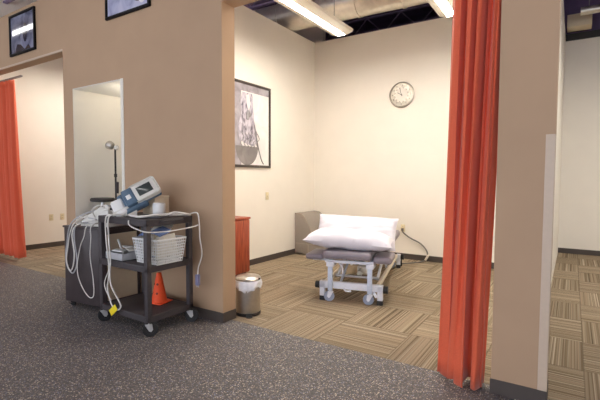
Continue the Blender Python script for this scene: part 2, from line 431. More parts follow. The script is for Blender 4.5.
def rightfold(u, v):
    # broad flat pleat on the left, tighter ones towards the pier
    cs = [(.00, .05), (.10, .30), (.22, .42), (.36, .72), (.50, .95), (.60, 1.0), (.66, -.1), (.69, -.1), (.74, .75), (.84, .85), (.90, .2), (.95, .5), (1, .1)]
    top = [(0, 0), (.12, .9), (.22, .7), (.28, -.7), (.36, .8), (.44, .7), (.49, -.6), (.56, .8), (.62, .7), (.68, -.8), (.74, .3), (.78, -.3), (.86, .9), (.93, .7), (1, -.4)]
    def ev(c):
        for (a, p), (b, q) in zip(c, c[1:]):
            if a <= u <= b:
                t = (u-a)/(b-a); t = t*t*(3-2*t); return p+(q-p)*t
        return 0
    return ev(cs)*(1-v)+ev(top)*v
curtain(1.868, 2.168, .075, .014, 2.79, rightfold, .125, 'tall orange-red curtain bunched against the right tan pier', .0, .05)
curtain(-5.45, -4.46, .32, .05, 2.79, lambda u, v: math.sin(u*2*PI*9+.8*math.sin(3*v)) + .3*math.sin(u*31), .045, 'orange-red curtain at the far left opening edge', .03, -.21)

# ------------------------------------------------------------------ framed pictures
def picture(name, x0, z0, x1, z1, label, art, face='front', fm=None, y=0, fw=.028):
    fm = fm or M['frame_black']
    w, h = x1-x0, z1-z0
    t = thing(name, (x0, 0, z0), 0, label, 'picture')
    if face == 'side':                       # on a wall that faces +x: local x runs along world y
        t.location = (XIN, x0, z0); t.rotation_euler = (0, 0, PI/2)
    f = MB()
    for a in ((0, 0, w, fw), (0, h-fw, w, h), (0, fw, fw, h-fw), (w-fw, fw, w, h-fw)):
        f.box(a[0], -.028, a[1], a[2], -.002, a[3], .003)
    f.build('frame', fm, t)
    art(t, fw, fw, w-fw, h-fw)
    return t
def art_mat(name, cols, scale, rough=.06, stretch=(1, 1, 1)):
    m = mat(name, cols[0], rough, spec=.6, coat=.5); L = m.node_tree.links; b = m.node_tree.nodes['Principled BSDF']
    tc = nd(m, 'ShaderNodeTexCoord'); mp = nd(m, 'ShaderNodeMapping'); mp.inputs['Scale'].default_value = stretch
    nz = nd(m, 'ShaderNodeTexNoise'); nz.inputs['Scale'].default_value = scale; nz.inputs['Detail'].default_value = 6; nz.inputs['Distortion'].default_value = .8
    cr = nd(m, 'ShaderNodeValToRGB'); e = cr.color_ramp.elements
    e[0].position = .35; e[0].color = (*srgb(cols[0]), 1); e[1].position = .65; e[1].color = (*srgb(cols[-1]), 1)
    for i, c in enumerate(cols[1:-1]):
        k = e.new(.35+.3*(i+1)/(len(cols)-1)); k.color = (*srgb(c), 1)
    L.new(tc.outputs['Object'], mp.inputs[0]); L.new(mp.outputs[0], nz.inputs['Vector']); L.new(nz.outputs['Fac'], cr.inputs[0]); L.new(cr.outputs[0], b.inputs['Base Color'])
    return m
M['art_a'] = art_mat('grey blue print', [(84, 86, 104), (128, 130, 152), (150, 152, 172)], 5)
M['art_dark'] = art_mat('dark print ink', [(34, 34, 44), (70, 72, 88)], 9)
M['art_b'] = art_mat('pale lilac print', [(150, 152, 184), (184, 186, 212), (200, 200, 220)], 6)
M['art_white'] = art_mat('white print paper', [(226, 222, 222), (246, 242, 240)], 4)
M['art_grey'] = art_mat('soft grey print', [(146, 140, 146), (176, 170, 178)], 7)
M['art_bowl'] = art_mat('bowl grey print', [(118, 112, 112), (140, 134, 134)], 5)
M['art_mid'] = art_mat('lavender grey print', [(96, 92, 104), (176, 170, 184), (214, 208, 220)], 14, stretch=(1.5, 1, .6))
def disc(mb, cx, cz, rx, rz, y, a0=0, a1=2*PI, n=30):
    vs = [mb.bm.verts.new((cx+rx*math.cos(a0+(a1-a0)*i/n), y, cz+rz*math.sin(a0+(a1-a0)*i/n))) for i in range(n+1 if a1-a0 < 2*PI-.01 else n)]
    mb.bm.faces.new(vs)
def art1(t, x0, z0, x1, z1):
    MB().box(x0, -.012, z0, x1, -.004, z1).build('print', M['art_a'], t)
    m = MB(); disc(m, .42, .26, .06, .12, -.0135); m.prism([(.12, .03), (.2, .14), (.3, .12), (.4, .05), (.5, .1), (.56, .04)], 1, -.0135, -.0125)
    m.build('printed_figure', M['art_dark'], t)
def art2(t, x0, z0, x1, z1):
    MB().box(x0, -.012, z0, x1, -.004, z1).build('print', M['art_b'], t)
    m = MB(); disc(m, .56, .16, .1, .07, -.0135); disc(m, .4, .3, .14, .1, -.0135); m.build('printed_figure', M['art_dark'], t)
    m = MB(); disc(m, .61, .1, .045, .04, -.0145); m.build('printed_highlight', M['art_white'], t)
picture('framed_print', -3.889, 2.924, -3.2, 3.46, 'black framed dark print over the left opening', art1)
picture('framed_print', -1.667, 2.975, -.935, 3.50, 'black framed lilac print above the doorway, cut by the photo top', art2)
def art3(t, x0, z0, x1, z1):
    MB().box(x0, -.012, z0, x1, -.004, z1).build('print', M['art_white'], t)
    h = z1-z0
    MB().box(x0, -.0135, z1-.10, x1, -.0125, z1).build('printed_band', M['art_grey'], t)
    MB().box(x0, -.0134, z0, x0+.24, -.0125, z1-.10).build('printed_margin', M['art_grey'], t)
    m = MB(); q = -.10
    m.prism([(.34+q, h*.34), (.30+q, h*.5), (.38+q, h*.66), (.36+q, h*.8), (.40+q, h*.93), (.62+q, h*.93), (.64+q, h*.75), (.66+q, h*.6), (.72+q, h*.45), (.74+q, h*.34), (.66+q, h*.27), (.46+q, h*.3)], 1, -.0140, -.0130)
    m.build('printed_figure', M['art_mid'], t)
    m = MB(); m.prism([(.50+q, h*.78), (.48+q, h*.9), (.55+q, h*.92), (.58+q, h*.8), (.54+q, h*.70)], 1, -.0147, -.0141); m.build('printed_highlight', M['art_white'], t)
    m = MB()
    for k in range(6):
        a = .38+.07*k+q
        m.tube([(a, -.014, h*.44), (a+.05, -.014, h*.37), (a-.02, -.014, h*.31), (a+.03, -.014, h*.25)], .006, 5)
    m.tube([(.66+q, -.014, h*.55), (.72+q, -.014, h*.35), (.82+q, -.014, h*.12), (.88+q, -.014, h*.05)], .010, 5)
    m.tube([(.50+q, -.015, h*.60), (.52+q, -.015, h*.70), (.56+q, -.015, h*.64)], .026, 6)
    m.build('printed_strands', M['wire'], t)
    m = MB(); disc(m, .50+q, h*.265, .25, h*.24, -.0160, PI, 2*PI); m.build('printed_bowl', M['art_bowl'], t)
picture('framed_print', 1.55, 1.45, 2.500, 2.665, 'tall bronze framed pale figure print on the cream wall', art3, 'side', M['frame_grey'], fw=.035)

# ------------------------------------------------------------------ wall clock
ck = thing('wall_clock', (.25, YB, 2.63), 0, 'round silver wall clock on the back cream wall', 'clock')
MB().lathe([(0, 0), (.195, 0), (.205, .012), (.203, .03), (.185, .036), (.178, .026), (0, .02)], T=Matrix.Rotation(PI/2, 4, 'X'), n=48).build('rim', M['clock_rim'], ck)
MB().lathe([(0, .024), (.178, .024)], T=Matrix.Rotation(PI/2, 4, 'X'), n=48).build('dial_ring', M['clock_ring'], ck)
fl = MB()     # pale centre with a scalloped edge between the numerals
vs = [fl.bm.verts.new(((.112+.014*math.cos(12*a))*math.cos(a), -.0255, (.112+.014*math.cos(12*a))*math.sin(a))) for a in [2*PI*i/96 for i in range(96)]]
fl.bm.faces.new(vs); fl.build('dial', M['clock_face'], ck)
for k in range(12):
    cu = bpy.data.curves.new('numeral', 'FONT'); cu.body = str(k or 12); cu.size = .042; cu.align_x = 'CENTER'; cu.align_y = 'CENTER'; cu.extrude = .0006
    a = PI/2-2*PI*k/12
    tmp = bpy.data.objects.new('numeral', cu); me = bpy.data.meshes.new_from_object(tmp); bpy.data.objects.remove(tmp)
    o = bpy.data.objects.new('numeral', me); COL.objects.link(o); o.parent = ck
    me.materials.clear(); me.materials.append(M['black'])
    o.location = (.15*math.cos(a), -.0265, .15*math.sin(a)); o.rotation_euler = (PI/2, 0, 0)
def hand(ang, ln, wd, y):
    a = PI/2-ang; d = V(math.cos(a), 0, math.sin(a)); p = -d*.02
    MB().bar((p.x, y, p.z), (d.x*ln, y, d.z*ln), wd, wd, 0).build('hand', M['black'], ck)
hand(2*PI*(9.95/12), .075, .007, -.030); hand(2*PI*57.5/60, .11, .005, -.033)
MB().cyl((0, -.038, 0), (0, -.026, 0), .008, n=12).build('hub', M['black'], ck)

# ------------------------------------------------------------------ outlets and switch
def outlet(loc, rz, label, switch=False, group=None):
    t = thing('light_switch' if switch else 'wall_outlet', loc, rz, label, 'switch' if switch else 'outlet', group)
    MB().box(-.037, -.007, -.058, .037, 0, .058, .003).build('cover_plate', M['ivory'], t)
    if switch:
        MB().box(-.006, -.016, -.012, .006, -.006, .012, .002).build('toggle', M['ivory'], t)
    else:
        for z in (.022, -.022):
            q = MB().cyl((0, -.0105, z), (0, -.006, z), .017, n=20).build('socket', M['ivory'], t)
            MB().box(-.008, -.012, z-.006, -.005, -.0095, z+.006).box(.005, -.012, z-.006, .008, -.0095, z+.006).build('slot', M['slot'], q)
    return t
outlet((.304, YB, .497), 0, 'ivory wall outlet on back wall with power cord plugged in')
outlet((XIN, 2.438, 1.018), PI/2, 'ivory light switch on cream wall below the figure print', True)
outlet((XL, 1.25, .55), PI/2, 'ivory outlet on far left cream wall, nearer the curtain')
outlet((XL, 1.45, .55), PI/2, 'ivory outlet on far left cream wall, nearer the tan pier')

# ------------------------------------------------------------------ equipment cart
def caster(parent, x, y, r=.055, h=.12, ang=0, wheel=M['rubber'], metal=M['chrome'], tw=.03):
    T = Matrix.Translation((x, y, 0)) @ Matrix.Rotation(ang, 4, 'Z')
    c = MB(); c.cyl((0, 0, h-.03), (0, 0, h), .014, n=12); c.cyl((0, 0, h-.034), (0, 0, h-.022), .03, n=16)
    for s in (-1, 1):
        c.prism([(-.028, h-.026), (.028, h-.026), (.034, r), (.02, r-.018), (.004, r-.012)], 1, s*(tw/2+.006)-.0015, s*(tw/2+.006)+.0015)
    f = c.build('caster', metal, parent, T=T)
    w_ = MB(); w_.lathe([(0, -tw/2), (r*.55, -tw/2), (r*.6, -tw/2+.004), (r-.006, -tw/2+.002), (r, -tw/2+.008), (r, tw/2-.008), (r-.006, tw/2-.002), (r*.6, tw/2-.004), (r*.55, tw/2), (0, tw/2)], T=Matrix.Translation((.014, 0, r)) @ Matrix.Rotation(PI/2, 4, 'X'))
    w_.build('wheel', wheel, f, T=T)
    return f
CT = thing('equipment_cart', (-.596, -.357, 0), R(-1), 'charcoal three-shelf rolling cart with cables, against the tan wall', 'cart')
W2, D2 = .345, .238
for nm, z, th in (('top_shelf', .955, .055), ('middle_shelf', .575, .05), ('bottom_shelf', .165, .05)):
    s = MB(); s.box(-W2, -D2, z-.022, W2, D2, z, .008)
    for a in ((-W2, -D2, W2, -D2+.018), (-W2, D2-.018, W2, D2), (-W2, -D2, -W2+.018, D2), (W2-.018, -D2, W2, D2)):
        s.box(a[0], a[1], z-th, a[2], a[3], z+.004, .004)
    for k in range(1, 6): s.box(-W2+.03, -D2+k*.079-.003, z-.034, W2-.03, -D2+k*.079+.003, z-.02)
    s.build(nm, M['cart'], CT)
for sx in (-1, 1):
    for sy in (-1, 1):
        x, y = sx*(W2-.022), sy*(D2-.022)
        p = MB(); p.box(x-.022, y-.022, .125, x+.022, y+.022, .93, .004); p.build('post', M['cart'], CT)
caster(CT, -W2+.02, -D2+.02, .062, .13, 1.2); caster(CT, W2-.02, -D2+.02, .062, .13, 1.0)
caster(CT, W2-.02, D2-.02, .062, .13, .6); caster(CT, -W2+.02, D2-.02, .062, .13, .3)
MB().tube([(W2-.01, -.1, .935), (W2+.03, -.1, .94), (W2+.035, 0, .94), (W2+.03, .1, .94), (W2-.01, .1, .935)], .009, 8).build('push_handle', M['cart'], CT)

# ------------------------------------------------------------------ dark cabinet behind the cart
CB = thing('rolling_cabinet', (-1.40, -.27, 0), R(7), 'dark brown wheeled cabinet with beige side panel, left of cart', 'cabinet')
cw, cdp, ch = .285, .215, .80
b_ = MB(); b_.box(-cw, -cdp, .06, cw-.02, cdp, ch, .004); b_.build('body', M['cab'], CB)
b_ = MB()
b_.box(cw-.02, -cdp, .06, cw, -cdp+.03, ch); b_.box(cw-.02, cdp-.03, .06, cw, cdp, ch); b_.box(cw-.02, -cdp, ch-.045, cw, cdp, ch); b_.box(cw-.02, -cdp, .06, cw, cdp, .085)
b_.build('side_frame', M['cab'], CB)
tag(MB().box(cw-.02, -cdp+.03, .085, cw-.008, cdp-.03, ch-.045).build('side_panel', M['beige'], CB), 'beige side panel')
MB().box(-cw-.01, -cdp-.01, ch, cw+.01, cdp+.01, ch+.018, .004).build('top', M['cab'], CB)
MB().box(-cw+.015, -cdp-.006, .09, cw-.03, -cdp, ch-.02, .002).build('front_panel', M['cab'], CB)
for sx in (-1, 1):
    for sy in (-1, 1): caster(CB, sx*(cw-.04), sy*(cdp-.04), .027, .06, .5, M['rubber'], M['black'], .022)

# things on the cabinet
CTZ = .818
AD = thing('therapy_device', (-1.33, -.30, CTZ), R(15), 'low white and grey therapy device on the dark cabinet top', 'device')
MB().prism([(-.17, 0), (.17, 0), (.17, .17), (.08, .20), (-.15, .06), (-.17, .03)], 1, -.12, .12, .008).build('body', M['offwhite'], AD)
MB().prism([(-.13, .073), (.07, .195), (.066, .201), (-.134, .079)], 1, -.09, .09, .001).build('control_panel', M['blue_grey'], AD)
MB().prism([(-.04, .130), (.04, .178), (.036, .187), (-.044, .138)], 1, -.05, .05, .001).build('display', M['screen'], AD)
MB().cyl((.14, -.09, .175), (.14, -.09, .215), .022, n=16).build('probe_holder', M['white'], AD)
for k in range(3):
    MB().cyl((-.175, -.08+k*.05, .018), (-.195, -.08+k*.05, .018), .008, n=10).build('socket', M['pad_dark'], AD)

def cable(name, pts, r, m, label, cat='cable', group=None, parent=None):
    o = MB().tube(pts, r, 7, 7).build(name, m, parent)
    if not parent: tag(o, label, cat, group)
    return o
# coils hanging in front of the cabinet
yq = -.535
cable('electrode_cable', [(-1.30, -.32, .99), (-1.42, -.46, .93), (-1.50, yq, .84), (-1.565, yq-.005, .66), (-1.60, yq, .52), (-1.58, yq, .42), (-1.50, yq, .36), (-1.43, yq-.005, .40), (-1.40, yq, .50), (-1.43, yq-.005, .68), (-1.43, yq, .80), (-1.40, -.50, .85), (-1.36, -.40, .86)], .0065, M['cable_grey'],
      'light grey cable looping down the cabinet front, leftmost loop')
cable('electrode_cable', [(-1.32, -.36, .96), (-1.44, -.5, .88), (-1.48, yq-.012, .78), (-1.54, yq-.014, .60), (-1.57, yq-.012, .48), (-1.52, yq-.012, .39), (-1.46, yq-.014, .42), (-1.425, yq-.012, .55), (-1.455, yq-.012, .74), (-1.40, yq-.005, .83), (-1.37, -.42, .87)], .006, M['cable'],
      'white cable looping down the cabinet front beside the grey one')
cable('electrode_cable', [(-1.22, -.40, .86), (-1.24, -.52, .84), (-1.27, -.535, .74), (-1.33, -.545, .62), (-1.375, -.55, .42), (-1.33, -.545, .28), (-1.22, -.535, .17), (-1.15, -.525, .19), (-1.16, -.52, .34), (-1.20, -.52, .55), (-1.19, -.515, .72), (-1.20, -.50, .84), (-1.22, -.36, .86)], .0045, M['cable'],
      'thin white cable hanging lowest on the cabinet front')
kn = thing('cable_knot', (-1.25, -.50, CTZ), 0, 'tangle of white leads lying on the cabinet front edge', 'cable')
for k in range(4):
    a = k*1.3
    MB().tube([(.08*math.cos(a+j*.9)*(.6+.1*j), .035*math.sin(a+j*1.1), .02+.012*k+.008*j) for j in range(7)], .0055, 6, 6).build('lead', M['cable' if k % 2 else 'cable_grey'], kn)

# things on the cart: main therapy unit, pale box, cup, pad, cables
ZT = .959
bx = thing('storage_box', (-.675, -.18, ZT), R(-1), 'beige box standing behind the tilted therapy unit', 'box')
MB().box(-.09, -.08, 0, .09, .08, .165, .006).build('carton', M['beige'], bx)
MB().box(-.093, -.083, .155, .093, .083, .17, .004).build('lid', M['beige'], bx)
UN = thing('therapy_unit', (-.66, -.44, ZT), R(12), 'white and slate-blue therapy unit with a tilted screen on the cart', 'device')
ua = Vector((.50, .72, .46)).normalized(); un = Vector((.355, -.68, .64)); un = (un-ua*un.dot(ua)).normalized(); ub = un.cross(ua)
ux, uy, uz = -.81, -.52, .075
Tn = Matrix.Translation((ux+.66, uy+.44, uz)) @ Matrix((ua, ub, un)).transposed().to_4x4()
Tn = Matrix.Translation((ux+.66, uy+.44, uz)) @ Matrix((ua, ub, un)).transposed().to_4x4() @ Matrix.Diagonal((1.02, 1.2, 1.15, 1))
UN.rotation_euler = (0, 0, 0)
MB().box(.05, -.105, -.06, .27, .095, .004, .022, seg=3, T=Tn).build('body', M['blue_grey'], UN)
MB().box(-.02, -.105, -.05, .09, .06, .014, .026, seg=3, T=Tn).build('front_cover', M['white'], UN)
MB().box(.17, -.085, .0, .415, .095, .028, .03, seg=3, T=Tn).build('screen_housing', M['offwhite'], UN)
MB().box(.20, -.088, -.026, .405, .09, .002, .012, T=Tn).build('housing_back', M['blue_grey'], UN)
MB().box(.23, -.045, .0265, .36, .05, .030, .001, T=Tn).build('screen', M['screen'], UN)
MB().box(.10, -.085, .0, .20, .085, .034, .014, T=Tn).build('keypad', M['blue_grey'], UN)
MB().box(.125, -.03, .032, .165, .015, .037, .003, T=Tn).build('key', M['white'], UN)
Tb = Matrix.Translation((ux+.66, uy+.44, 0)) @ Matrix.Rotation(R(56), 4, 'Z')
MB().prism([(-.01, .0), (.19, .0), (.19, .125), (-.01, .03)], 1, -.075, .06, .008).build('base', M['offwhite'], UN, T=Tb)
MB().cyl((-.03, -.03, .06), (-.08, -.05, .05), .012, n=12).build('connector', M['offwhite'], UN, T=Matrix.Translation((ux+.66, uy+.44, 0)))
MB().cyl((-.03, .03, .06), (-.08, .02, .055), .012, n=12).build('connector', M['black'], UN, T=Matrix.Translation((ux+.66, uy+.44, 0)))
tag(MB().lathe([(0, 0), (.052, 0), (.055, .004), (.055, .105), (.049, .112), (.02, .112), (.02, .106), (0, .106)], (-.515, -.27, ZT), 28).build('gel_jar', M['white']), 'white squat jar on the cart behind the black pad', 'jar')
MB_p = MB().box(-.12, -.07, 0, .12, .07, .012, .005, T=Matrix.Rotation(R(20), 4, 'Z')).build('tablet_pad', M['pad_dark'])
MB_p.location = (-.42, -.43, ZT); tag(MB_p, 'flat dark pad lying on the cart top in front of the jar', 'pad')
cable('white_hose', [(-.62, -.50, .975), (-.52, -.53, .972), (-.42, -.535, .972), (-.34, -.45, .985), (-.30, -.36, .985), (-.27, -.30, 1.0), (-.235, -.22, .985), (-.24, -.16, .972), (-.30, -.19, .972), (-.34, -.3, .975)], .010, M['cable'],
      'thick white hose curled over the right side of the cart top', 'hose')
cable('power_lead', [(-.47, -.612, .945), (-.458, -.618, .915), (-.41, -.618, .892), (-.30, -.622, .872), (-.225, -.60, .862), (-.20, -.45, .855), (-.19, -.28, .862), (-.172, -.18, .872), (-.150, -.146, .885)], .0055, M['cable'],
      'white lead sagging below the cart top from post to post')
pc = thing('plug_cord', (-.19, -.14, .39), 0, 'white cord with grey connector hanging off the cart right end', 'cord')
MB().tube([(-.05, -.04, .585), (.03, -.01, .60), (.045, 0, .50), (.05, 0, .38), (.075, 0, .24), (.03, 0, .12), (.02, 0, .05)], .0055, 7, 7).build('cord', M['cable'], pc)
MB().box(.0, -.016, -.045, .038, .016, .055, .008).build('connector', M['plug'], pc)
MB().cyl((.01, 0, -.062), (.01, 0, -.04), .004, n=8).cyl((.028, 0, -.062), (.028, 0, -.04), .004, n=8).build('pin', M['chrome'], pc)
# long hanging leads with the yellow tag
y1 = -.612
lt = thing('lead_wires', (-.765, y1, .15), 0, 'pair of white leads with yellow tag hanging down cart front left', 'cable')
def loc_(p): return (p[0]+.85, p[1]-y1, p[2]-.15)
MB().tube([loc_(p) for p in ((-.80, -.52, .975), (-.84, -.60, .975), (-.87, y1-.006, .93), (-.86, y1-.008, .75), (-.835, y1-.008, .58), (-.83, y1-.008, .46), (-.86, y1-.006, .34), (-.81, y1-.01, .22), (-.74, y1-.02, .175))], .0065, 7, 7).build('lead', M['cable'], lt)
MB().tube([loc_(p) for p in ((-.76, -.52, .975), (-.80, -.60, .978), (-.825, y1-.01, .93), (-.815, y1-.012, .75), (-.80, y1-.012, .58), (-.81, y1-.012, .46), (-.79, y1-.012, .36), (-.70, y1-.01, .26), (-.665, y1-.012, .21), (-.70, y1-.015, .175), (-.74, y1-.018, .20))], .0065, 7, 7).build('lead', M['cable'], lt)
MB().tube([loc_(p) for p in ((-.83, y1-.008, .50), (-.90, y1-.008, .38), (-.87, y1-.008, .30), (-.80, y1-.01, .24))], .0045, 6, 6).build('lead', M['cable'], lt)
MB().box(-.055, -.004, -.028, .055, .002, .028, .001, T=Matrix.Translation(loc_((-.755, y1-.022, .165))) @ Matrix.Rotation(R(-38), 4, 'Y')).build('tag', M['yellow'], lt)
# cable bridge from cabinet device to cart
cable('bridge_cable', [(-1.30, -.40, .90), (-1.25, -.46, .98), (-1.12, -.48, 1.035), (-1.0, -.47, 1.03), (-.905, -.46, .978)], .006, M['cable'], 'white cable arching from the cabinet device over to the cart')

# tray and basket on the middle shelf
ZM = .578
TR = thing('supply_tray', (-.76, -.45, ZM), R(-2), 'shallow grey tray with white sachets on the middle cart shelf', 'tray')
MB().box(-.13, -.11, 0, .13, .11, .006, .002).box(-.13, -.11, 0, .13, -.104, .06, .002).box(-.13, .104, 0, .13, .11, .06, .002).box(-.13, -.11, 0, -.124, .11, .06, .002).box(.124, -.11, 0, .13, .11, .06, .002).build('tray_body', M['cable_grey'], TR)
for k, (x, y, a, m_) in enumerate(((-.05, -.03, 20, 'white'), (.05, .02, -15, 'paper'), (-.02, .05, 65, 'white'))):
    o = MB().box(-.05, -.03, -.006, .05, .03, .006, .004).build('gauze_packet', M[m_])
    o.location = (-.76+x, -.45+y, ZM+.066+.013*k); o.rotation_euler = (R(4), R(5), R(a))
    tag(o, ['white packet lowest in the grey tray', 'cream packet in the middle of the grey tray pile', 'white packet topmost in the grey tray'][k], 'packet')
o = MB().box(-.008, -.008, 0, .008, .008, .15, .003).build('tongue_stick', M['white']); o.location = (-.86, -.40, ZM+.01); o.rotation_euler = (R(10), R(-16), 0)
tag(o, 'upright white stick leaning in the grey tray', 'stick')

BK = thing('wire_basket', (-.375, -.38, ZM), R(-1), 'white slotted basket full of packets on the middle shelf', 'basket')
bl, bw, bh = .135, .125, .205
def rim_pt(sx, sy, z): k = 1+.2*(z/bh); return (sx*bl*k, sy*bw*k, z)
k_ = MB()
for z in [.004+.0245*i for i in range(9)]:
    c4 = [rim_pt(-1, -1, z), rim_pt(1, -1, z), rim_pt(1, 1, z), rim_pt(-1, 1, z)]
    for a, b in zip(c4, c4[1:]+c4[:1]): k_.bar(a, b, .007, .005, 0)
for i in range(13):
    u = -1+2*i/12
    for s in (-1, 1):
        k_.bar((u*bl, s*bw, 0), (u*bl*1.2, s*bw*1.2, bh), .007, .005, 0)
        k_.bar((s*bl, u*bw, 0), (s*bl*1.2, u*bw*1.2, bh), .007, .005, 0)
k_.box(-bl, -bw, 0, bl, bw, .005)
k_.build('lattice', M['white'], BK)
k_ = MB(); c4 = [rim_pt(-1, -1, bh), rim_pt(1, -1, bh), rim_pt(1, 1, bh), rim_pt(-1, 1, bh)]
for a, b in zip(c4, c4[1:]+c4[:1]): k_.bar(a, b, .014, .012, .002)
k_.build('rim', M['white'], BK)
nm = ['paper', 'paper_tan', 'paper', 'paper_blue', 'paper', 'paper_tan', 'paper', 'paper', 'paper']
for k in range(9):
    o = MB().box(-.085, -.005, -.085, .085, .005, .085, .004).build('electrode_packet', M[nm[k]])
    o.location = (-.485+.0265*k, -.38+random.uniform(-.01, .01), ZM+.125+.014*(k % 3)); o.rotation_euler = (R(random.uniform(-5, 5)), R(random.uniform(-6, 6)), R(90+random.uniform(-5, 5)))
    tag(o, 'upright flat packet standing among others in the white basket', 'packet', 'packets in the white basket')
for k, (x, y, a, b, c, m_) in enumerate(((-.45, -.42, 22, -10, 8, 'paper_blue'), (-.29, -.43, 20, 8, -12, 'paper_blue'), (-.37, -.36, 34, 3, 20, 'paper'))):
    o = MB().box(-.085, -.06, -.004, .085, .06, .004, .003).build('printed_packet', M[m_])
    o.location = (x, y, ZM+.258+.012*k); o.rotation_euler = (R(a), R(b), R(c))
    tag(o, ['blue printed packet lying on the left of the basket pile', 'blue printed packet lying on the right of the basket pile', 'pale packet topmost on the basket pile'][k], 'packet')

# orange cone on the bottom shelf
CN = thing('traffic_cone', (-.53, -.27, .169), R(10), 'small orange cone on the bottom cart shelf', 'cone')
MB().box(-.085, -.085, 0, .085, .085, .012, .005).lathe([(.078, .012), (.072, .018), (.068, .03), (.066, .032), (.022, .265), (.018, .27), (.0, .27)]).build('cone_body', M['orange'], CN)
for k, z in enumerate((.09, .17)):
    for a in (-2.2, -1.2):
        r = .067-.045*(z/.27)+.003
        MB().cyl((r*math.cos(a)*.9, r*math.sin(a)*.9, z), (r*math.cos(a), r*math.sin(a), z+.001), .010, n=12).build('slot', M['cone_slot'], CN)

# ------------------------------------------------------------------ stool and lamp stand in the small doorway room
ST = thing('swivel_stool', (-2.235, .255, 0), 0, 'black round stool in the small room behind the doorway', 'stool')
MB().lathe([(0, 1.0), (.12, 1.0), (.138, 1.01), (.14, 1.03), (.13, 1.045), (0, 1.05)]).build('seat', M['stool_pad'], ST)
MB().cyl((0, 0, .12), (0, 0, 1.0), .02, n=14).build('column', M['chrome'], ST)
for k in range(5):
    a = 2*PI*k/5
    l = MB().bar((0, 0, .12), (.12*math.cos(a), .12*math.sin(a), .055), .03, .02).build('leg', M['black'], ST)
    MB().cyl((.12*math.cos(a), .12*math.sin(a)-.012, .026), (.12*math.cos(a), .12*math.sin(a)+.012, .026), .026, n=14).build('wheel', M['rubber'], l)
LS = thing('lamp_stand', (-2.19, .405, 0), 0, 'tall black stand with silver spot lamp behind the stool', 'lamp')
MB().cyl((0, 0, .03), (0, 0, 1.66), .011, n=10).build('pole', M['black'], LS)
MB().cyl((0, 0, 1.3), (0, 0, 1.34), .018, n=12).cyl((0, 0, .95), (0, 0, 1.0), .018, n=12).build('collar', M['black'], LS)
for k in range(3):
    a = 2*PI*k/3+.5
    MB().bar((0, 0, .25), (.15*math.cos(a), .15*math.sin(a), .015), .014, .014).build('leg', M['black'], LS)
MB().lathe([(0, 0), (.03, 0), (.05, .03), (.055, .07), (.05, .075), (0, .06)], T=Matrix.Translation((-.02, -.02, 1.68)) @ Matrix.Rotation(R(-75), 4, 'Y')).build('lamp_head', M['steel'], LS)
MB().sph((.03, 0, 1.665), .03).build('joint', M['chrome'], LS)
MB().cyl((.03, 0, 1.10), (.05, -.01, 1.24), .018, n=12).build('grip', M['cab'], LS)

# ------------------------------------------------------------------ cherry cabinet and pedal bin
RC = thing('cherry_cabinet', (-1.374, 1.10, 0), 0, 'cherry red wooden cabinet against the cream wall behind bin', 'cabinet')
MB().box(0, -.4, .06, .40, .42, .76, .003).build('body', M['red_wood'], RC)
MB().box(0, -.42, .76, .42, .43, .785, .003).build('top', M['red_wood'], RC)
MB().box(0, -.38, 0, .36, .40, .06).build('plinth', M['black'], RC)
for y0 in (-.39, .015):
    d = MB().box(.40, y0, .075, .418, y0+.395, .75, .003).build('door', M['red_wood'], RC)
    yh = y0+.34 if y0 < -.1 else y0+.05
    MB().tube([(.418, yh, .60), (.445, yh, .605), (.445, yh, .69), (.418, yh, .695)], .005, 8).build('handle', M['chrome'], d)
TC = thing('pedal_bin', (.005, .335, 0), R(-10), 'stainless steel pedal bin with white liner at the wall end', 'bin')
MB().lathe([(0, .012), (.115, .012), (.118, .02), (.118, .285), (.112, .29), (0, .29)], n=40).build('body', M['steel'], TC)
MB().lathe([(0, 0), (.12, 0), (.122, .006), (.122, .024), (.118, .028), (0, .028)], n=40).build('base_ring', M['black'], TC)
lid = MB().lathe([(.124, .335), (.126, .345), (.11, .362), (.06, .372), (0, .376)], n=40); lid.lathe([(0, .335), (.124, .335)], n=40)
lid.build('lid', M['steel'], TC)
bag = MB(); n = 60; rows = []
for j, (r, z) in enumerate(((.119, .334), (.128, .325), (.131, .30), (.128, .27), (.124, .245))):
    row = []
    for i in range(n):
        a = 2*PI*i/n; rr = r + (.007*math.sin(7*a+j)+.004*math.sin(17*a))*min(j, 3)/3; zz = z + (.018*math.sin(3*a+1)+.008*math.sin(9*a) if j == 4 else 0)
        row.append(bag.bm.verts.new((rr*math.cos(a), rr*math.sin(a), zz)))
    rows.append(row)
for a, b in zip(rows, rows[1:]):
    for i in range(n): bag.bm.faces.new((a[i], a[(i+1) % n], b[(i+1) % n], b[i]))
bo = bag.build('liner_bag', M['bag'], TC); sm = bo.modifiers.new('thickness', 'SOLIDIFY'); sm.thickness = .002
MB().prism([(.09, .010), (.165, .004), (.175, .012), (.165, .020), (.09, .022)], 1, -.028, .028, .003).build('pedal', M['black'], TC, T=Matrix.Rotation(R(-35), 4, 'Z'))
MB().sph((.115, 0, .345), .018, (1, 1, .5)).build('hinge_knob', M['black'], TC, T=Matrix.Rotation(R(20), 4, 'Z'))

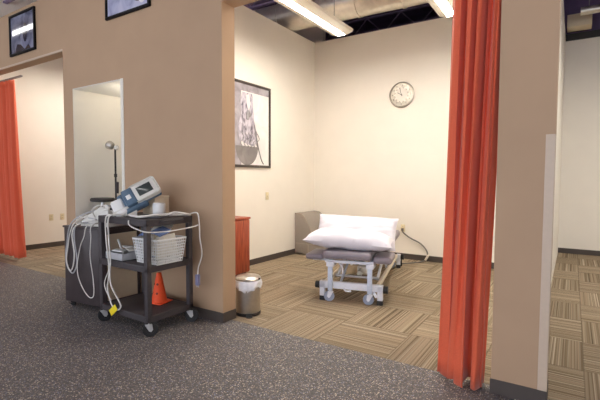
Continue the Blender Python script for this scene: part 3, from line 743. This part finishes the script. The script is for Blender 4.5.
# ------------------------------------------------------------------ taupe armless chair in the corner
CH = thing('lounge_chair', (-1.372, 3.20, 0), 0, 'taupe upholstered low lounge chair in the back left corner', 'chair')
prof = [(0, .18), (0, .70), (.03, .705), (.12, .695), (.19, .65), (.25, .56), (.31, .45), (.35, .30), (.36, .18)]
MB().prism(prof, 1, 0, .63, .012).build('backrest', M['taupe'], CH)
MB().tube([(.002, -.002, .70), (.12, -.002, .692), (.19, -.002, .648), (.25, -.002, .558), (.31, -.002, .448), (.35, -.002, .30), (.36, -.002, .19)], .006, 6, 5).build('piping', M['taupe_pipe'], CH)
MB().box(.30, .0, .20, .72, .63, .40, .03, seg=3).build('seat', M['taupe'], CH)
MB().box(.0, .004, .02, .70, .626, .20, .006).build('skirt', M['taupe'], CH)
MB().box(.02, -.002, .185, .70, .006, .197, .002).build('seam', M['taupe_pipe'], CH)
MB().prism([(.26, .02), (.275, .02), (.275, .185), (.26, .185)], 1, -.002, .004).build('pleat', M['taupe_pipe'], CH)

# ------------------------------------------------------------------ treatment table
TA = R(14.36)
TT = thing('treatment_table', (.355, 1.13, 0), TA, 'white framed treatment table with grey mauve padded top', 'treatment table')
def pad(x0, y0, z0, x1, y1, z1, name, bev=.035):
    return MB().box(x0, y0, z0, x1, y1, z1, bev, seg=4).build(name, M['vinyl'], TT)
pad(.03, -.10, .455, .55, .40, .545, 'head_pad', .04)
pad(-.17, -.04, .43, .025, .34, .49, 'arm_pad', .028)
pad(.555, -.04, .425, .745, .34, .50, 'arm_pad', .03)
pad(.0, .42, .45, .64, 1.25, .545, 'back_pad', .03)
pad(.0, 1.27, .45, .64, 1.98, .545, 'leg_pad', .03)
f = MB()          # deck frame under the pads
for x in (.07, .54): f.box(x-.02, -.04, .41, x+.02, 1.95, .445, .003)
for y in (-.02, .42, 1.0, 1.5, 1.93): f.box(.07, y-.02, .41, .54, y+.02, .44, .003)
for s, x in ((-1, -.12), (1, .70)): f.box(min(x, .07 if s < 0 else .54), .08, .405, max(x, .07 if s < 0 else .54), .12, .43, .003)
f.build('upper_frame', M['bed_white'], TT)
g = MB()          # base frame
g.box(-.01, -.03, .135, .66, .03, .205, .004).build('base_crossbar', M['bed_white'], TT)
MB().box(-.01, 1.87, .10, .66, 1.93, .17, .004).build('base_crossbar', M['bed_white'], TT)
for x in (.60, .04):
    MB().box(x-.02, .03, .16, x+.02, 1.88, .20, .004).build('side_rail', M['rail'], TT)
for x in (.02, .63):
    for y in (0, 1.9):
        q = MB().box(x-.028, y-.03, .045, x+.028, y+.03, .20, .004).build('leg', M['bed_white'], TT)
        MB().box(x-.03, y-.032, 0, x+.03, y+.032, .05, .006).build('foot', M['rubber'], q)
for y in (0, 1.9):
    for x, s in ((-.012, -1), (.662, 1)):
        MB().cyl((x, y, .16), (x+s*.045, y, .16), .038, n=20).cyl((x, y, .16), (x+s*.02, y, .16), .02, n=14).build('lock_knob', M['rubber'], TT)
for x in (.115, .53):
    MB().box(x-.024, -.075, .12, x+.024, -.035, .41, .004).build('upright', M['bed_blue'], TT)
    MB().cyl((x, -.085, .40), (x, .09, .40), .02, n=14).build('pivot_bolt', M['bed_white'], TT)
    MB().box(x-.04, -.08, .375, x+.04, .07, .425, .006).build('bracket', M['bed_white'], TT)
    for y in (.02, 1.84):
        caster(TT, x, y-.06 if y < 1 else y, .056, .13, 3.3 if y < 1 else .6, M['caster_blue'], M['bed_white'], .028)
for x in (.10, .55):     # lifting arms
    MB().bar((x, .35, .18), (x, 1.05, .43), .035, .025).build('lift_arm', M['bed_white'], TT)
    MB().bar((x, 1.10, .17), (x, 1.70, .43), .035, .025).build('lift_arm', M['bed_white'], TT)
MB().cyl((.08, .35, .19), (.57, .35, .19), .016, n=12).cyl((.08, 1.05, .42), (.57, 1.05, .42), .016, n=12).build('cross_rod', M['chrome'], TT)
MB().cyl((.33, .45, .20), (.33, 1.2, .36), .032, n=18).build('lift_actuator', M['offwhite'], TT)
MB().box(.28, .55, .17, .42, .72, .27, .02).build('motor', M['offwhite'], TT)
MB().box(.20, .9, .27, .30, 1.2, .38, .01).build('control_box', M['white'], TT)
MB().bar((.20, .02, .17), (.22, .5, .41), .022, .022).build('gas_strut', M['bed_blue'], TT)
MB().tube([(.24, -.034, .30), (.24, -.03, .36), (.2, 0, .40)], .008).build('foot_lever', M['bed_white'], TT)
MB().tube([(.24, 0, .16), (.28, -.06, .13), (.34, -.06, .13)], .009).build('foot_lever', M['bed_white'], TT)
MB().cyl((.56, .0, .12), (.60, -.07, .10), .016, n=12).build('pedal', M['bed_white'], TT)
MB().cyl((.62, 1.95, .07), (.67, 1.96, .07), .06, n=22).build('drive_wheel', M['rubber'], TT)

# pillows
def pillow(lx, ly, h, name, T, label, puff=1.0):
    mb = MB(); n = 34; mm = 22; top = []; bot = []
    def H(u, v):
        a = max(0, 1-abs(u)**3.6); b = max(0, 1-abs(v)**2.6)
        return (a*b)**.5
    for side in (1, -1):
        g = []
        for i in range(n+1):
            row = []
            for j in range(mm+1):
                u = -1+2*i/n; v = -1+2*j/mm
                pin = 1-.05*(1-abs(v)**3)*abs(u)**6 ; pin2 = 1-.08*(1-abs(u)**3)*abs(v)**6
                x = u*lx/2*pin; y = v*ly/2*pin2
                wr = .006*math.sin(9*u+5*v)+.004*math.sin(17*v-7*u)+.006*math.sin(21*math.atan2(v, u+.001))*min(1, (u*u+v*v))
                z = side*(h/2*H(u, v)*(1 if side > 0 else .8)) + (wr*H(u, v))
                row.append(mb.bm.verts.new((x, y, z)))
            g.append(row)
        for i in range(n):
            for j in range(mm): mb.bm.faces.new((g[i][j], g[i+1][j], g[i+1][j+1], g[i][j+1]))
    bmesh.ops.remove_doubles(mb.bm, verts=mb.bm.verts[:], dist=.0008)
    o = mb.build(name, M['pillow']); o.matrix_world = T
    for p in o.data.polygons: p.use_smooth = True
    return tag(o, label, 'pillow')
BT = Matrix.Translation((.355, 1.13, 0)) @ Matrix.Rotation(TA, 4, 'Z')
pillow(.93, .50, .21, 'pillow', BT @ Matrix.Translation((.275, .15, .632)) @ Matrix.Rotation(R(3), 4, 'Z') @ Matrix.Rotation(R(1), 4, 'X') @ Matrix.Rotation(R(2.5), 4, 'Y'), 'white pillow in front, lying flat on the table end')
pillow(.96, .44, .17, 'pillow', BT @ Matrix.Translation((.26, .56, .672)) @ Matrix.Rotation(R(-1), 4, 'Z') @ Matrix.Rotation(R(52), 4, 'X') @ Matrix.Rotation(R(3.0), 4, 'Y'), 'white pillow behind, leaning up on the front pillow')

# power cord to the back wall outlet
PC = thing('extension_cable', (.72, 3.80, 0), 0, 'grey power cord from the back wall outlet to the floor', 'cord')
def lc(*p): return [(a-.72, b-3.80, c) for a, b, c in p]
MB().tube(lc((.304, 3.825, .475), (.33, 3.79, .43), (.45, 3.79, .35), (.60, 3.80, .28), (.70, 3.80, .18), (.725, 3.79, .07), (.68, 3.74, .02), (.60, 3.60, .009), (.45, 3.40, .009), (.25, 3.2, .010)), .010, 8, 7).build('cord', M['cable_dark'], PC)
MB().box(-.42-.014, .004, .455, -.42+.02, .033, .495, .004).build('plug', M['cable_dark'], PC)
MB().box(-.03, -.02, .0, .0, .02, .10, .006, T=Matrix.Translation((-.01, -.03, .02)) @ Matrix.Rotation(R(28), 4, 'Y')).build('inline_box', M['rail'], PC)
